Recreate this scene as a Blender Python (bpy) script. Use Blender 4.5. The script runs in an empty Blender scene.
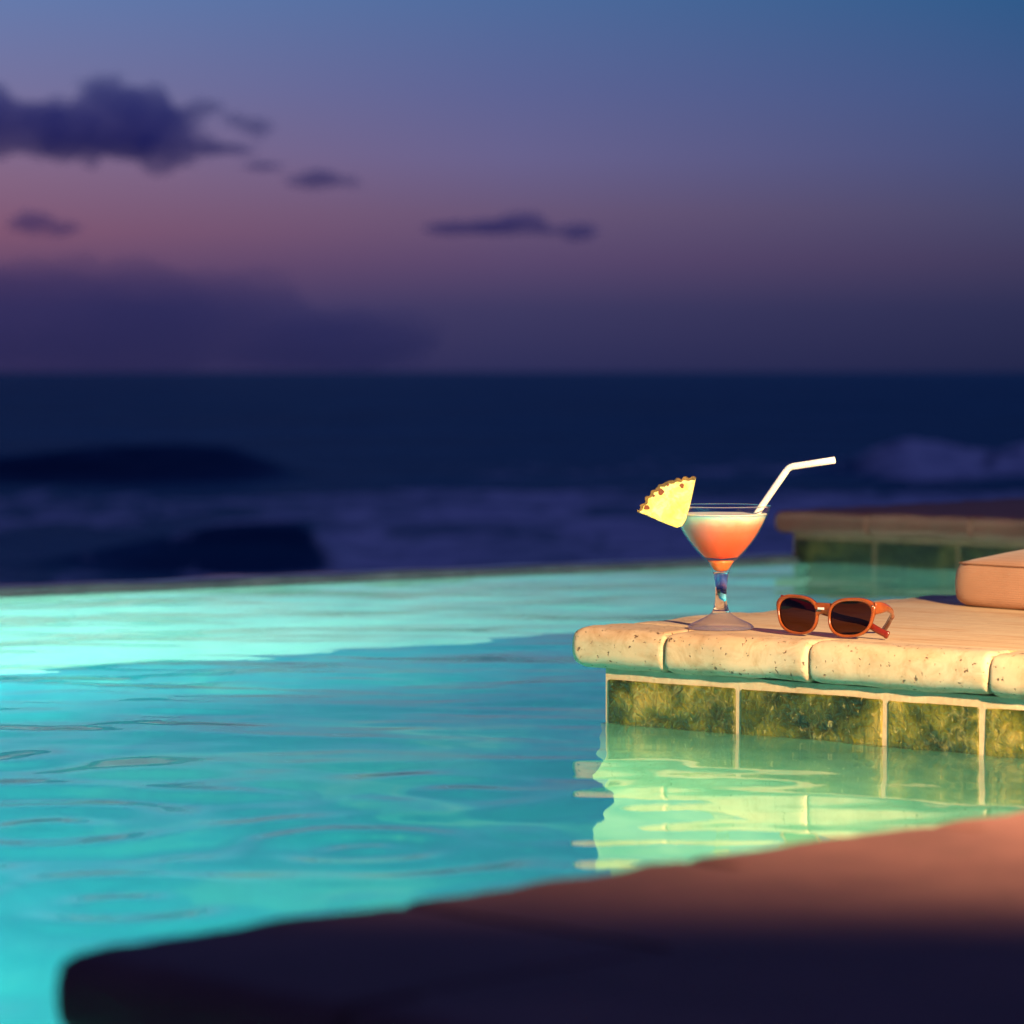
import bpy, bmesh, math, random
import numpy as np
from mathutils import Vector, Matrix, noise as mn

random.seed(7)
rng = np.random.RandomState(7)
S = bpy.context.scene
COL = S.collection
PI = math.pi
D2R = math.radians

# ------------------------------------------------------------------ constants
H = 0.41                       # camera height above the pool water (water z = 0)
FPX = 3400.0
DECK = 0.110                   # deck top
NOSE = 0.063                   # underside of the coping
SEA = -3.0
A = Vector((0.757, -0.653, 0)).normalized()   # along the front edges (right, nearer)
B = Vector((0.653, 0.757, 0)).normalized()    # along the side edges (right, farther)
ANG = math.atan2(A.y, A.x)

def AB(a, b, z=0.0):
    return A * a + B * b + Vector((0, 0, z))

# ------------------------------------------------------------------ helpers
def tag(o, label=None, cat=None, group=None, kind=None):
    if label: o['label'] = label
    if cat: o['category'] = cat
    if group: o['group'] = group
    if kind: o['kind'] = kind
    return o

def empty(name, loc=(0, 0, 0), rz=0.0):
    o = bpy.data.objects.new(name, None)
    o.empty_display_size = 0.1
    COL.objects.link(o)
    o.location = loc
    o.rotation_euler = (0, 0, rz)
    return o

def obj(name, data, mat=None, parent=None, smooth=False, loc=None):
    if isinstance(data, bmesh.types.BMesh):
        me = bpy.data.meshes.new(name)
        data.to_mesh(me); data.free()
    else:
        me = data
    if smooth:
        for p in me.polygons: p.use_smooth = True
    o = bpy.data.objects.new(name, me)
    if mat: me.materials.append(mat)
    COL.objects.link(o)
    if parent: o.parent = parent
    if loc is not None: o.location = loc
    return o

def pydata(name, v, f):
    me = bpy.data.meshes.new(name)
    me.from_pydata([tuple(p) for p in v], [], f)
    me.update()
    return me

def box_into(bm, x0, x1, y0, y1, z0, z1):
    vs = [bm.verts.new(p) for p in ((x0,y0,z0),(x1,y0,z0),(x1,y1,z0),(x0,y1,z0),
                                    (x0,y0,z1),(x1,y0,z1),(x1,y1,z1),(x0,y1,z1))]
    for f in ((3,2,1,0),(4,5,6,7),(0,1,5,4),(1,2,6,5),(2,3,7,6),(3,0,4,7)):
        bm.faces.new([vs[i] for i in f])

def catmull(pts, n=8, closed=False):
    P = [Vector(p) for p in pts]
    out = []
    m = len(P)
    rngk = range(m) if closed else range(m - 1)
    for i in rngk:
        if closed:
            p0, p1, p2, p3 = P[(i-1) % m], P[i], P[(i+1) % m], P[(i+2) % m]
        else:
            p0 = P[i-1] if i > 0 else P[0]*2 - P[1]
            p1, p2 = P[i], P[i+1]
            p3 = P[i+2] if i+2 < m else P[-1]*2 - P[-2]
        for k in range(n):
            t = k / n
            out.append(0.5*((2*p1) + (p2-p0)*t + (2*p0-5*p1+4*p2-p3)*t*t + (-p0+3*p1-3*p2+p3)*t**3))
    if not closed: out.append(P[-1].copy())
    return out

def tube_mesh(name, pts, radii, sides=16, up=Vector((0, 0, 1)), closed=False, caps=True):
    """sweep; radii is float | list of floats | list of (rw, rh)"""
    n = len(pts); v = []; f = []
    for i, p in enumerate(pts):
        if closed: t = (pts[(i+1) % n] - pts[i-1])
        else: t = pts[min(i+1, n-1)] - pts[max(i-1, 0)]
        t.normalize()
        u = up if abs(t.dot(up)) < 0.98 else Vector((0, 1, 0))
        s = t.cross(u).normalized(); w = s.cross(t).normalized()
        r = radii if not hasattr(radii, '__len__') else radii[i]
        ra, rb = (r, r) if not hasattr(r, '__len__') else r
        for k in range(sides):
            a = 2*PI*k/sides
            v.append(p + s*(math.cos(a)*ra) + w*(math.sin(a)*rb))
    m = n if closed else n - 1
    for i in range(m):
        for k in range(sides):
            a0 = i*sides + k; a1 = i*sides + (k+1) % sides
            b0 = ((i+1) % n)*sides + k; b1 = ((i+1) % n)*sides + (k+1) % sides
            f.append((a0, a1, b1, b0))
    if caps and not closed:
        f.append(tuple(range(sides))[::-1])
        f.append(tuple((n-1)*sides + k for k in range(sides)))
    me = pydata(name, v, f)
    bm = bmesh.new(); bm.from_mesh(me); bmesh.ops.recalc_face_normals(bm, faces=bm.faces); bm.to_mesh(me); bm.free()
    return me

def lathe_mesh(name, prof, seg=96):
    """prof: list of (r, z); r==0 at the ends closes it"""
    v = []; f = []; rows = []
    for r, z in prof:
        if r < 1e-7:
            rows.append([len(v)]); v.append((0, 0, z))
        else:
            rows.append(list(range(len(v), len(v)+seg)))
            for k in range(seg):
                a = 2*PI*k/seg
                v.append((r*math.cos(a), r*math.sin(a), z))
    for i in range(len(rows)-1):
        p, q = rows[i], rows[i+1]
        for k in range(seg):
            k2 = (k+1) % seg
            if len(p) == 1 and len(q) == 1: continue
            if len(p) == 1: f.append((p[0], q[k2], q[k]))
            elif len(q) == 1: f.append((p[k], p[k2], q[0]))
            else: f.append((p[k], p[k2], q[k2], q[k]))
    me = pydata(name, v, f)
    bm = bmesh.new(); bm.from_mesh(me); bmesh.ops.recalc_face_normals(bm, faces=bm.faces); bm.to_mesh(me); bm.free()
    return me

# ------------------------------------------------------------------ materials
class NB:
    def __init__(self, name):
        self.m = bpy.data.materials.new(name); self.m.use_nodes = True
        self.t = self.m.node_tree; self.t.nodes.clear()
        self.out = self.t.nodes.new('ShaderNodeOutputMaterial')
    def n(self, typ, **kw):
        nd = self.t.nodes.new(typ)
        for k, v in kw.items():
            if k == 'inp':
                for a, b in v.items(): nd.inputs[a].default_value = b
            else: setattr(nd, k, v)
        return nd
    def l(self, a, b): self.t.links.new(a, b)
    def coord(self, which='Object', scale=None):
        tc = self.n('ShaderNodeTexCoord')
        if scale is None: return tc.outputs[which]
        mp = self.n('ShaderNodeMapping'); mp.inputs['Scale'].default_value = scale
        self.l(tc.outputs[which], mp.inputs[0]); return mp.outputs[0]
    def noise(self, vec, scale, detail=4, rough=0.55, dist=0.0):
        nd = self.n('ShaderNodeTexNoise')
        nd.inputs['Scale'].default_value = scale; nd.inputs['Detail'].default_value = detail
        nd.inputs['Roughness'].default_value = rough; nd.inputs['Distortion'].default_value = dist
        self.l(vec, nd.inputs['Vector']); return nd.outputs['Fac']
    def ramp(self, fac, stops, interp='LINEAR'):
        r = self.n('ShaderNodeValToRGB'); r.color_ramp.interpolation = interp
        el = r.color_ramp.elements
        while len(el) > 1: el.remove(el[-1])
        for i, (p, c) in enumerate(stops):
            e = el[0] if i == 0 else el.new(p)
            e.position = p
            e.color = (c, c, c, 1) if not hasattr(c, '__len__') else tuple(c)+(1,)
        self.l(fac, r.inputs[0]); return r.outputs[0]
    def mix(self, fac, a, b, mode='MIX'):
        m = self.n('ShaderNodeMix', data_type='RGBA', blend_type=mode)
        for sock, val in ((m.inputs[0], fac), (m.inputs[6], a), (m.inputs[7], b)):
            if isinstance(val, bpy.types.NodeSocket): self.l(val, sock)
            elif hasattr(val, '__len__'): sock.default_value = tuple(val)+(1,)
            else: sock.default_value = val
        return m.outputs[2]
    def math(self, op, a, b=0.0, c=0.0):
        m = self.n('ShaderNodeMath', operation=op)
        for s, val in zip(m.inputs, (a, b, c)):
            if isinstance(val, bpy.types.NodeSocket): self.l(val, s)
            else: s.default_value = val
        return m.outputs[0]
    def bump(self, h, strength=0.5, dist=0.002, normal=None):
        b = self.n('ShaderNodeBump'); b.inputs['Strength'].default_value = strength
        b.inputs['Distance'].default_value = dist
        self.l(h, b.inputs['Height'])
        if normal: self.l(normal, b.inputs['Normal'])
        return b.outputs[0]
    def pbsdf(self, color, rough=0.5, normal=None, **kw):
        p = self.n('ShaderNodeBsdfPrincipled')
        for k, v in ((('Base Color'), color), ('Roughness', rough)):
            if isinstance(v, bpy.types.NodeSocket): self.l(v, p.inputs[k])
            elif hasattr(v, '__len__'): p.inputs[k].default_value = tuple(v)+(1,)
            else: p.inputs[k].default_value = v
        for k, v in kw.items():
            k = k.replace('_', ' ')
            if isinstance(v, bpy.types.NodeSocket): self.l(v, p.inputs[k])
            else: p.inputs[k].default_value = v
        if normal: self.l(normal, p.inputs['Normal'])
        self.l(p.outputs[0], self.out.inputs[0])
        return p

def mat_stone(name, slab=False, brown=False):
    b = NB(name)
    co = b.coord('Object')
    big = b.noise(co, 6.0, 3)
    fine = b.noise(co, 55.0, 5, 0.65)
    if slab:   # honed sandstone with long wavy grain
        st = b.coord('Object', (3.0, 26.0, 20.0))
        g = b.noise(st, 1.6, 5, 0.6, 1.2)
        base = b.ramp(g, [(0.30, (0.60, 0.31, 0.13)), (0.40, (0.74, 0.49, 0.25)), (0.52, (0.80, 0.60, 0.35)), (0.75, (0.82, 0.65, 0.40))])
    else:
        base = b.ramp(big, [(0.3, (0.62, 0.43, 0.25)), (0.5, (0.71, 0.52, 0.31)), (0.7, (0.76, 0.58, 0.37))])
    if not slab and not brown:
        base = b.mix(b.ramp(b.noise(co, 26.0, 4, 0.7, 0.8), [(0.47, 0.0), (0.70, 0.8)]), base, (0.47, 0.28, 0.13))
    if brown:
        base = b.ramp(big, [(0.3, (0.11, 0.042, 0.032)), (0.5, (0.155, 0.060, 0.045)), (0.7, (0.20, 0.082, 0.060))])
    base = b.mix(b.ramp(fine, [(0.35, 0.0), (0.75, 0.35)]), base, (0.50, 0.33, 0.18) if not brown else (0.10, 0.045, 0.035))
    # pits
    pn = b.noise(co, 150.0, 2, 0.6, 0.3)
    pit = b.ramp(pn, [(0.648, 0.0), (0.70, 0.9)]) if not slab else b.ramp(pn, [(0.74, 0.0), (0.8, 0.7)])
    base = b.mix(pit, base, (0.15, 0.075, 0.035))
    hgt = b.math('SUBTRACT', b.math('MULTIPLY', fine, 0.4), b.math('MULTIPLY', pit, 1.0))
    nm = b.bump(hgt, 0.7, 0.0028)
    b.pbsdf(base, 0.62, nm)
    return b.m

def mat_simple_noise(name, c1, c2, scale, rough=0.7, bs=0.3, bd=0.001, detail=4, **kw):
    b = NB(name); co = b.coord('Object')
    nz = b.noise(co, scale, detail)
    base = b.ramp(nz, [(0.3, c1), (0.7, c2)])
    nm = b.bump(b.noise(co, scale*5, 4), bs, bd)
    b.pbsdf(base, rough, nm, **kw)
    return b.m

def mat_tile(name='mossy_green_tile', k=1.0):
    b = NB(name); co = b.coord('Object')
    n1 = b.noise(co, 20.0, 5, 0.6, 0.3)
    dark = b.ramp(n1, [(0.34, (0.014*k, 0.020*k, 0.002*k)), (0.47, (0.058*k, 0.066*k, 0.004*k)), (0.58, (0.16*k, 0.145*k, 0.012*k)), (0.70, (0.38*k, 0.27*k, 0.05*k))])
    v = b.n('ShaderNodeTexVoronoi', feature='DISTANCE_TO_EDGE'); v.inputs['Scale'].default_value = 45
    wv = b.n('ShaderNodeMix', data_type='RGBA')
    wn = b.n('ShaderNodeTexNoise'); wn.inputs['Scale'].default_value = 40; b.l(co, wn.inputs['Vector'])
    wv.inputs[0].default_value = 0.03; b.l(co, wv.inputs[6]); b.l(wn.outputs['Color'], wv.inputs[7])
    b.l(wv.outputs[2], v.inputs['Vector'])
    crack = b.ramp(v.outputs['Distance'], [(0.0, 1.0), (0.05, 0.35), (0.16, 0.0)])
    patch = b.ramp(b.noise(co, 16.0, 3), [(0.45, 0.0), (0.6, 1.0)])
    dark = b.mix(b.math('MULTIPLY', crack, b.math('MULTIPLY', patch, 0.30)), dark, (0.50*k, 0.40*k, 0.12*k))
    fl = b.noise(co, 130.0, 3, 0.6, 0.5)
    fleck = b.ramp(fl, [(0.62, 0.0), (0.70, 1.0)])
    dark = b.mix(b.math('MULTIPLY', fleck, 0.6), dark, (0.50*k, 0.38*k, 0.12*k))
    hg = b.math('ADD', b.math('MULTIPLY', n1, 1.2), b.math('MULTIPLY', b.noise(co, 90, 4, 0.6, 0.8), 0.9))
    nm = b.bump(hg, 0.9, 0.005)
    b.pbsdf(dark, 0.30, nm)
    return b.m

M = {}
M['stone'] = mat_stone('pitted_cream_stone')
M['slab'] = mat_stone('sandstone_slab', True)
M['brown'] = mat_stone('shaded_red_brown_stone', False, True)  # red-brown tone, darkened so the ledges' shade sits in the colour
M['grout'] = mat_simple_noise('cream_grout', (0.52, 0.36, 0.20), (0.72, 0.52, 0.31), 30, 0.85, 0.5, 0.002)
M['tile'] = mat_tile()
M['mossplaster'] = mat_simple_noise('mossy_pool_wall', (0.20, 0.40, 0.20), (0.42, 0.52, 0.26), 9.0, 0.6, 0.5, 0.003)
M['shadewall'] = mat_simple_noise('shaded_green_pool_wall', (0.008, 0.04, 0.03), (0.02, 0.075, 0.05), 9.0, 0.6, 0.5, 0.003)  # pool wall darkened in colour in place of dimmer lamplight
M['shadetile'] = mat_tile('shaded_moss_tile', 0.13)  # near ledge's tile scaled down, shade put into the colour
M['shadegrout'] = mat_simple_noise('shaded_grout', (0.08, 0.05, 0.03), (0.14, 0.09, 0.055), 30, 0.85, 0.5, 0.002)  # cream grout darkened, shade of the dim ledges put into it

def mat_plaster():
    b = NB('teal_pool_plaster'); co = b.coord('Object')
    n1 = b.noise(co, 1.7, 3, 0.5, 1.4)
    base = b.ramp(n1, [(0.3, (0.012, 0.33, 0.44)), (0.55, (0.025, 0.44, 0.52)), (0.66, (0.08, 0.56, 0.56)), (0.78, (0.34, 0.70, 0.58))])  # pale stops put the water's bright light swirls into the floor colour
    b.pbsdf(base, 0.7, b.bump(b.noise(co, 40, 4), 0.3, 0.003))
    return b.m
M['plaster'] = mat_plaster()

def mat_water():
    b = NB('pool_water')
    co = b.coord('Object', (1.0, 1.0, 1.0))
    n1 = b.noise(co, 9.0, 3, 0.5, 0.4)
    nm = b.bump(n1, 0.15, 0.003)
    p = b.pbsdf((0.45, 0.95, 0.94), 0.0, nm, Transmission_Weight=1.0, IOR=1.333)
    return b.m
M['water'] = mat_water()

def mat_sea():
    b = NB('sea_water'); co = b.coord('Object')
    st = b.coord('Object', (1.0, 0.6, 1.0))
    h = b.math('ADD', b.noise(st, 0.9, 6, 0.6), b.math('MULTIPLY', b.noise(st, 0.2, 3), 2.0))
    nm = b.bump(h, 1.0, 0.35)
    at = b.n('ShaderNodeAttribute', attribute_name='foam')
    fn = b.noise(b.coord('Object', (1, 0.30, 1)), 0.55, 6, 0.6, 0.8)
    fo = b.math('ADD', at.outputs['Fac'], b.math('MULTIPLY', b.math('SUBTRACT', fn, 0.5), 1.8))
    fo = b.ramp(fo, [(0.36, 0.0), (0.74, 1.0)])
    p = b.pbsdf((0.001, 0.014, 0.045), 0.18, nm, IOR=1.333, Specular_IOR_Level=0.07)
    d = b.n('ShaderNodeBsdfDiffuse')
    b.l(b.ramp(b.noise(co, 1.1, 5), [(0.3, (0.40, 0.48, 0.58)), (0.7, (0.90, 0.93, 0.95))]), d.inputs[0])
    dd = b.n('ShaderNodeBsdfDiffuse'); b.l(b.ramp(b.noise(b.coord('Object', (0.03, 0.10, 1)), 1.0, 5, 0.6), [(0.35, (0.002, 0.030, 0.085)), (0.65, (0.010, 0.085, 0.16))]), dd.inputs[0])
    gg = b.n('ShaderNodeBsdfGlossy'); gg.inputs['Roughness'].default_value = 0.22; gg.inputs[0].default_value = (0.45, 0.8, 1.0, 1); b.l(nm, gg.inputs['Normal'])
    lw = b.n('ShaderNodeFresnel'); lw.inputs['IOR'].default_value = 1.333; b.l(nm, lw.inputs['Normal'])
    m0 = b.n('ShaderNodeMixShader'); b.l(b.math('MULTIPLY', lw.outputs[0], 0.30), m0.inputs[0]); b.l(dd.outputs[0], m0.inputs[1]); b.l(gg.outputs[0], m0.inputs[2])
    p = m0
    mx = b.n('ShaderNodeMixShader'); b.l(fo, mx.inputs[0]); b.l(p.outputs[0], mx.inputs[1]); b.l(d.outputs[0], mx.inputs[2])
    b.l(mx.outputs[0], b.out.inputs[0])
    return b.m
M['sea'] = mat_sea()

def mat_wetstone():
    b = NB('wet_grey_stone'); co = b.coord('Object')
    n1 = b.noise(co, 8, 5, 0.6)
    base = b.ramp(n1, [(0.3, (0.07, 0.12, 0.15)), (0.7, (0.15, 0.23, 0.28))])
    b.pbsdf(base, 0.14, b.bump(b.noise(co, 18, 4), 0.4, 0.004))
    return b.m
M['wet'] = mat_wetstone()

def mat_cushion(name, c1, c2):
    b = NB(name); co = b.coord('Object')
    w1 = b.n('ShaderNodeTexWave', wave_type='BANDS', bands_direction='X'); w1.inputs['Scale'].default_value = 110
    w1.inputs['Distortion'].default_value = 1.0
    w2 = b.n('ShaderNodeTexWave', wave_type='BANDS', bands_direction='Z'); w2.inputs['Scale'].default_value = 110
    w2.inputs['Distortion'].default_value = 1.0
    b.l(co, w1.inputs[0]); b.l(co, w2.inputs[0])
    weave = b.math('ADD', w1.outputs['Fac'], w2.outputs['Fac'])
    n1 = b.noise(co, 14, 5)
    base = b.ramp(n1, [(0.3, c1), (0.7, c2)])
    base = b.mix(b.math('MULTIPLY', weave, 0.12), base, (0.25, 0.12, 0.06))
    nm = b.bump(b.math('ADD', b.math('MULTIPLY', weave, 0.3), b.math('MULTIPLY', n1, 3.0)), 0.5, 0.0015)
    b.pbsdf(base, 0.85, nm, Sheen_Weight=0.15)
    return b.m
M['cushion'] = mat_cushion('orange_beige_canvas', (0.46, 0.235, 0.13), (0.54, 0.285, 0.165))

def thin_fresnel(b, ior):
    fr = b.n('ShaderNodeFresnel'); ge = b.n('ShaderNodeNewGeometry')
    b.l(b.math('ADD', b.math('MULTIPLY', ge.outputs['Backfacing'], 1.0/ior-ior), ior), fr.inputs['IOR'])
    return fr
# thin-walled bowl glass
def mat_thin_glass():
    b = NB('thin_bowl_glass')
    fr = thin_fresnel(b, 1.5)
    tr = b.n('ShaderNodeBsdfTransparent'); tr.inputs[0].default_value = (0.97, 0.97, 0.97, 1)
    gl = b.n('ShaderNodeBsdfGlossy'); gl.inputs[0].default_value = (0.6, 0.6, 0.6, 1); gl.inputs['Roughness'].default_value = 0.02
    mx = b.n('ShaderNodeMixShader'); b.l(fr.outputs[0], mx.inputs[0]); b.l(tr.outputs[0], mx.inputs[1]); b.l(gl.outputs[0], mx.inputs[2])
    b.l(mx.outputs[0], b.out.inputs[0]); return b.m
M['thin'] = mat_thin_glass()
def mat_glass():
    b = NB('solid_clear_glass')
    b.pbsdf((1, 1, 1), 0.0, None, Transmission_Weight=1.0, IOR=1.5); return b.m
M['glass'] = mat_glass()

def mat_foot():
    b = NB('foot_glass')
    fr = thin_fresnel(b, 1.5)
    tr = b.n('ShaderNodeBsdfTransparent'); tr.inputs[0].default_value = (0.98, 0.93, 0.90, 1)
    gl = b.n('ShaderNodeBsdfGlossy'); gl.inputs['Roughness'].default_value = 0.06
    mx = b.n('ShaderNodeMixShader'); b.l(fr.outputs[0], mx.inputs[0]); b.l(tr.outputs[0], mx.inputs[1]); b.l(gl.outputs[0], mx.inputs[2])
    p = b.pbsdf((1.0, 0.93, 0.90), 0.05, None, Transmission_Weight=0.85, IOR=1.4)
    m2 = b.n('ShaderNodeMixShader'); m2.inputs[0].default_value = 0.42
    b.l(mx.outputs[0], m2.inputs[1]); b.l(p.outputs[0], m2.inputs[2]); b.l(m2.outputs[0], b.out.inputs[0]); return b.m
M['foot'] = mat_foot()
def mat_drink():
    b = NB('orange_cocktail'); co = b.coord('Object')
    sx = b.n('ShaderNodeSeparateXYZ'); b.l(co, sx.inputs[0])
    wob = b.math('MULTIPLY', b.math('SUBTRACT', b.noise(co, 30, 3), 0.5), 0.012)
    z = b.math('ADD', sx.outputs['Z'], wob)
    zz = b.math('DIVIDE', b.math('SUBTRACT', z, 0.075), 0.060)
    c = b.ramp(zz, [(0.0, (0.82, 0.10, 0.035)), (0.45, (0.90, 0.15, 0.06)), (0.66, (0.93, 0.22, 0.11)), (0.78, (0.96, 0.36, 0.22)), (0.86, (0.98, 0.66, 0.45)), (0.93, (1.0, 0.88, 0.74))])
    b.pbsdf(c, 0.35, None, Subsurface_Weight=1.0, Subsurface_Scale=0.03)
    return b.m
M['drink'] = mat_drink()
def mat_foam():
    b = NB('drink_froth'); co = b.coord('Object')
    b.pbsdf((0.98, 0.88, 0.72), 0.5, b.bump(b.noise(co, 400, 3), 0.4, 0.0006), Subsurface_Weight=0.4, Subsurface_Scale=0.005)
    return b.m
M['froth'] = mat_foam()
def mat_refracted_orange():
    b = NB('refracted_orange_in_stem'); b.pbsdf((0.95, 0.22, 0.06), 0.2, None, Subsurface_Weight=1.0, Subsurface_Scale=0.02); return b.m
M['refraction_plug'] = mat_refracted_orange()
def mat_straw():
    b = NB('white_plastic_straw'); b.pbsdf((0.86, 0.83, 0.80), 0.35, None, Subsurface_Weight=0.2, Subsurface_Scale=0.003); return b.m
M['straw'] = mat_straw()

def mat_pine():
    b = NB('pineapple_flesh'); co = b.coord('Object')
    g = b.n('ShaderNodeTexGradient', gradient_type='SPHERICAL')
    n1 = b.noise(co, 90, 4, 0.6, 0.8)
    base = b.ramp(n1, [(0.3, (0.92, 0.66, 0.10)), (0.5, (0.96, 0.78, 0.24)), (0.7, (0.98, 0.88, 0.48))])
    b.pbsdf(base, 0.35, b.bump(n1, 0.4, 0.001), Subsurface_Weight=0.3, Subsurface_Scale=0.006)
    return b.m
M['pine'] = mat_pine()
M['rind'] = mat_simple_noise('pineapple_rind', (0.05, 0.035, 0.008), (0.24, 0.13, 0.02), 120, 0.6, 0.6, 0.002)
M['eye'] = mat_simple_noise('pineapple_eye', (0.12, 0.025, 0.006), (0.24, 0.06, 0.012), 200, 0.6, 0.3, 0.001)

def mat_frame():
    b = NB('amber_acetate'); co = b.coord('Object')
    n1 = b.noise(co, 60, 3, 0.5, 0.5)
    base = b.ramp(n1, [(0.3, (0.22, 0.044, 0.009)), (0.7, (0.31, 0.074, 0.014))])
    b.pbsdf(base, 0.22, None, Subsurface_Weight=0.15, Subsurface_Scale=0.003, Coat_Weight=0.2)
    return b.m
M['frame'] = mat_frame()
def mat_redtip():
    b = NB('dark_red_acetate'); b.pbsdf((0.17, 0.016, 0.008), 0.2, None, Coat_Weight=0.3); return b.m
M['tip'] = mat_redtip()
def mat_lens():
    b = NB('brown_tinted_lens')
    fr = thin_fresnel(b, 1.6)
    tr = b.n('ShaderNodeBsdfTransparent'); tr.inputs[0].default_value = (0.115, 0.042, 0.012, 1)
    gl = b.n('ShaderNodeBsdfGlossy'); gl.inputs['Roughness'].default_value = 0.03; gl.inputs[0].default_value = (0.6, 0.5, 0.45, 1)
    mx = b.n('ShaderNodeMixShader'); b.l(fr.outputs[0], mx.inputs[0]); b.l(tr.outputs[0], mx.inputs[1]); b.l(gl.outputs[0], mx.inputs[2])
    b.l(mx.outputs[0], b.out.inputs[0]); return b.m
M['lens'] = mat_lens()
def mat_metal():
    b = NB('hinge_metal'); b.pbsdf((0.9, 0.8, 0.6), 0.2, None, Metallic=1.0); return b.m
M['metal'] = mat_metal()

# ------------------------------------------------------------------ stone ledges
def noise_disp(me, amp, freq, seed=0.0, skip=None):
    off = Vector((seed*3.1, seed*7.7, seed*1.3))
    me.update()
    no = [v.normal.copy() for v in me.vertices]
    for v, n in zip(me.vertices, no):
        wgt = skip(v.co) if skip else 1.0
        d = mn.noise(v.co*freq + off)*amp + mn.noise(v.co*freq*3.3 + off)*amp*0.4
        v.co += n*d*wgt
    me.update()

def stone_mesh(name, x0, x1, y0, y1, z0, z1, rmap, seed, amp=0.0012, step=0.016, fade=None, cut=''):
    """rounded box; rmap(mid, dir) -> bevel radius for an edge"""
    bm = bmesh.new()
    box_into(bm, x0, x1, y0, y1, z0, z1)
    bw = bm.edges.layers.float.new('bevel_weight_edge')
    RM = 0.03
    for e in bm.edges:
        m = (e.verts[0].co + e.verts[1].co)/2
        r = rmap(m, (e.verts[1].co - e.verts[0].co).normalized())
        e[bw] = r/RM
    me = bpy.data.meshes.new(name); bm.to_mesh(me); bm.free()
    o = bpy.data.objects.new('tmp', me); COL.objects.link(o)
    md = o.modifiers.new('b', 'BEVEL'); md.limit_method = 'WEIGHT'; md.width = RM; md.segments = 7; md.offset_type = 'OFFSET'
    md.use_clamp_overlap = True
    dg = bpy.context.evaluated_depsgraph_get(); dg.update()
    me2 = bpy.data.meshes.new_from_object(o.evaluated_get(dg))
    bpy.data.objects.remove(o); bpy.data.meshes.remove(me)
    bm = bmesh.new(); bm.from_mesh(me2)
    for ax in (0, 1):
        lo, hi = (x0, x1) if ax == 0 else (y0, y1)
        n = int((hi-lo)/step)
        for k in range(1, n):
            c = [0, 0, 0]; c[ax] = lo + (hi-lo)*k/n
            nn = [0, 0, 0]; nn[ax] = 1
            bmesh.ops.bisect_plane(bm, geom=bm.verts[:]+bm.edges[:]+bm.faces[:], plane_co=c, plane_no=nn)
    bmesh.ops.recalc_face_normals(bm, faces=bm.faces)
    bm.to_mesh(me2); bm.free()
    me2.name = name
    if cut:
        bm = bmesh.new(); bm.from_mesh(me2)
        kill = [f for f in bm.faces if all(abs(v.co.y-y1) < 1e-5 for v in f.verts) and 'y' in cut or all(abs(v.co.x-x1) < 1e-5 for v in f.verts) and 'x' in cut]
        bmesh.ops.delete(bm, geom=kill, context='FACES')
        bm.to_mesh(me2); bm.free()
    noise_disp(me2, amp, 18, seed, skip=fade)
    return me2

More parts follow.
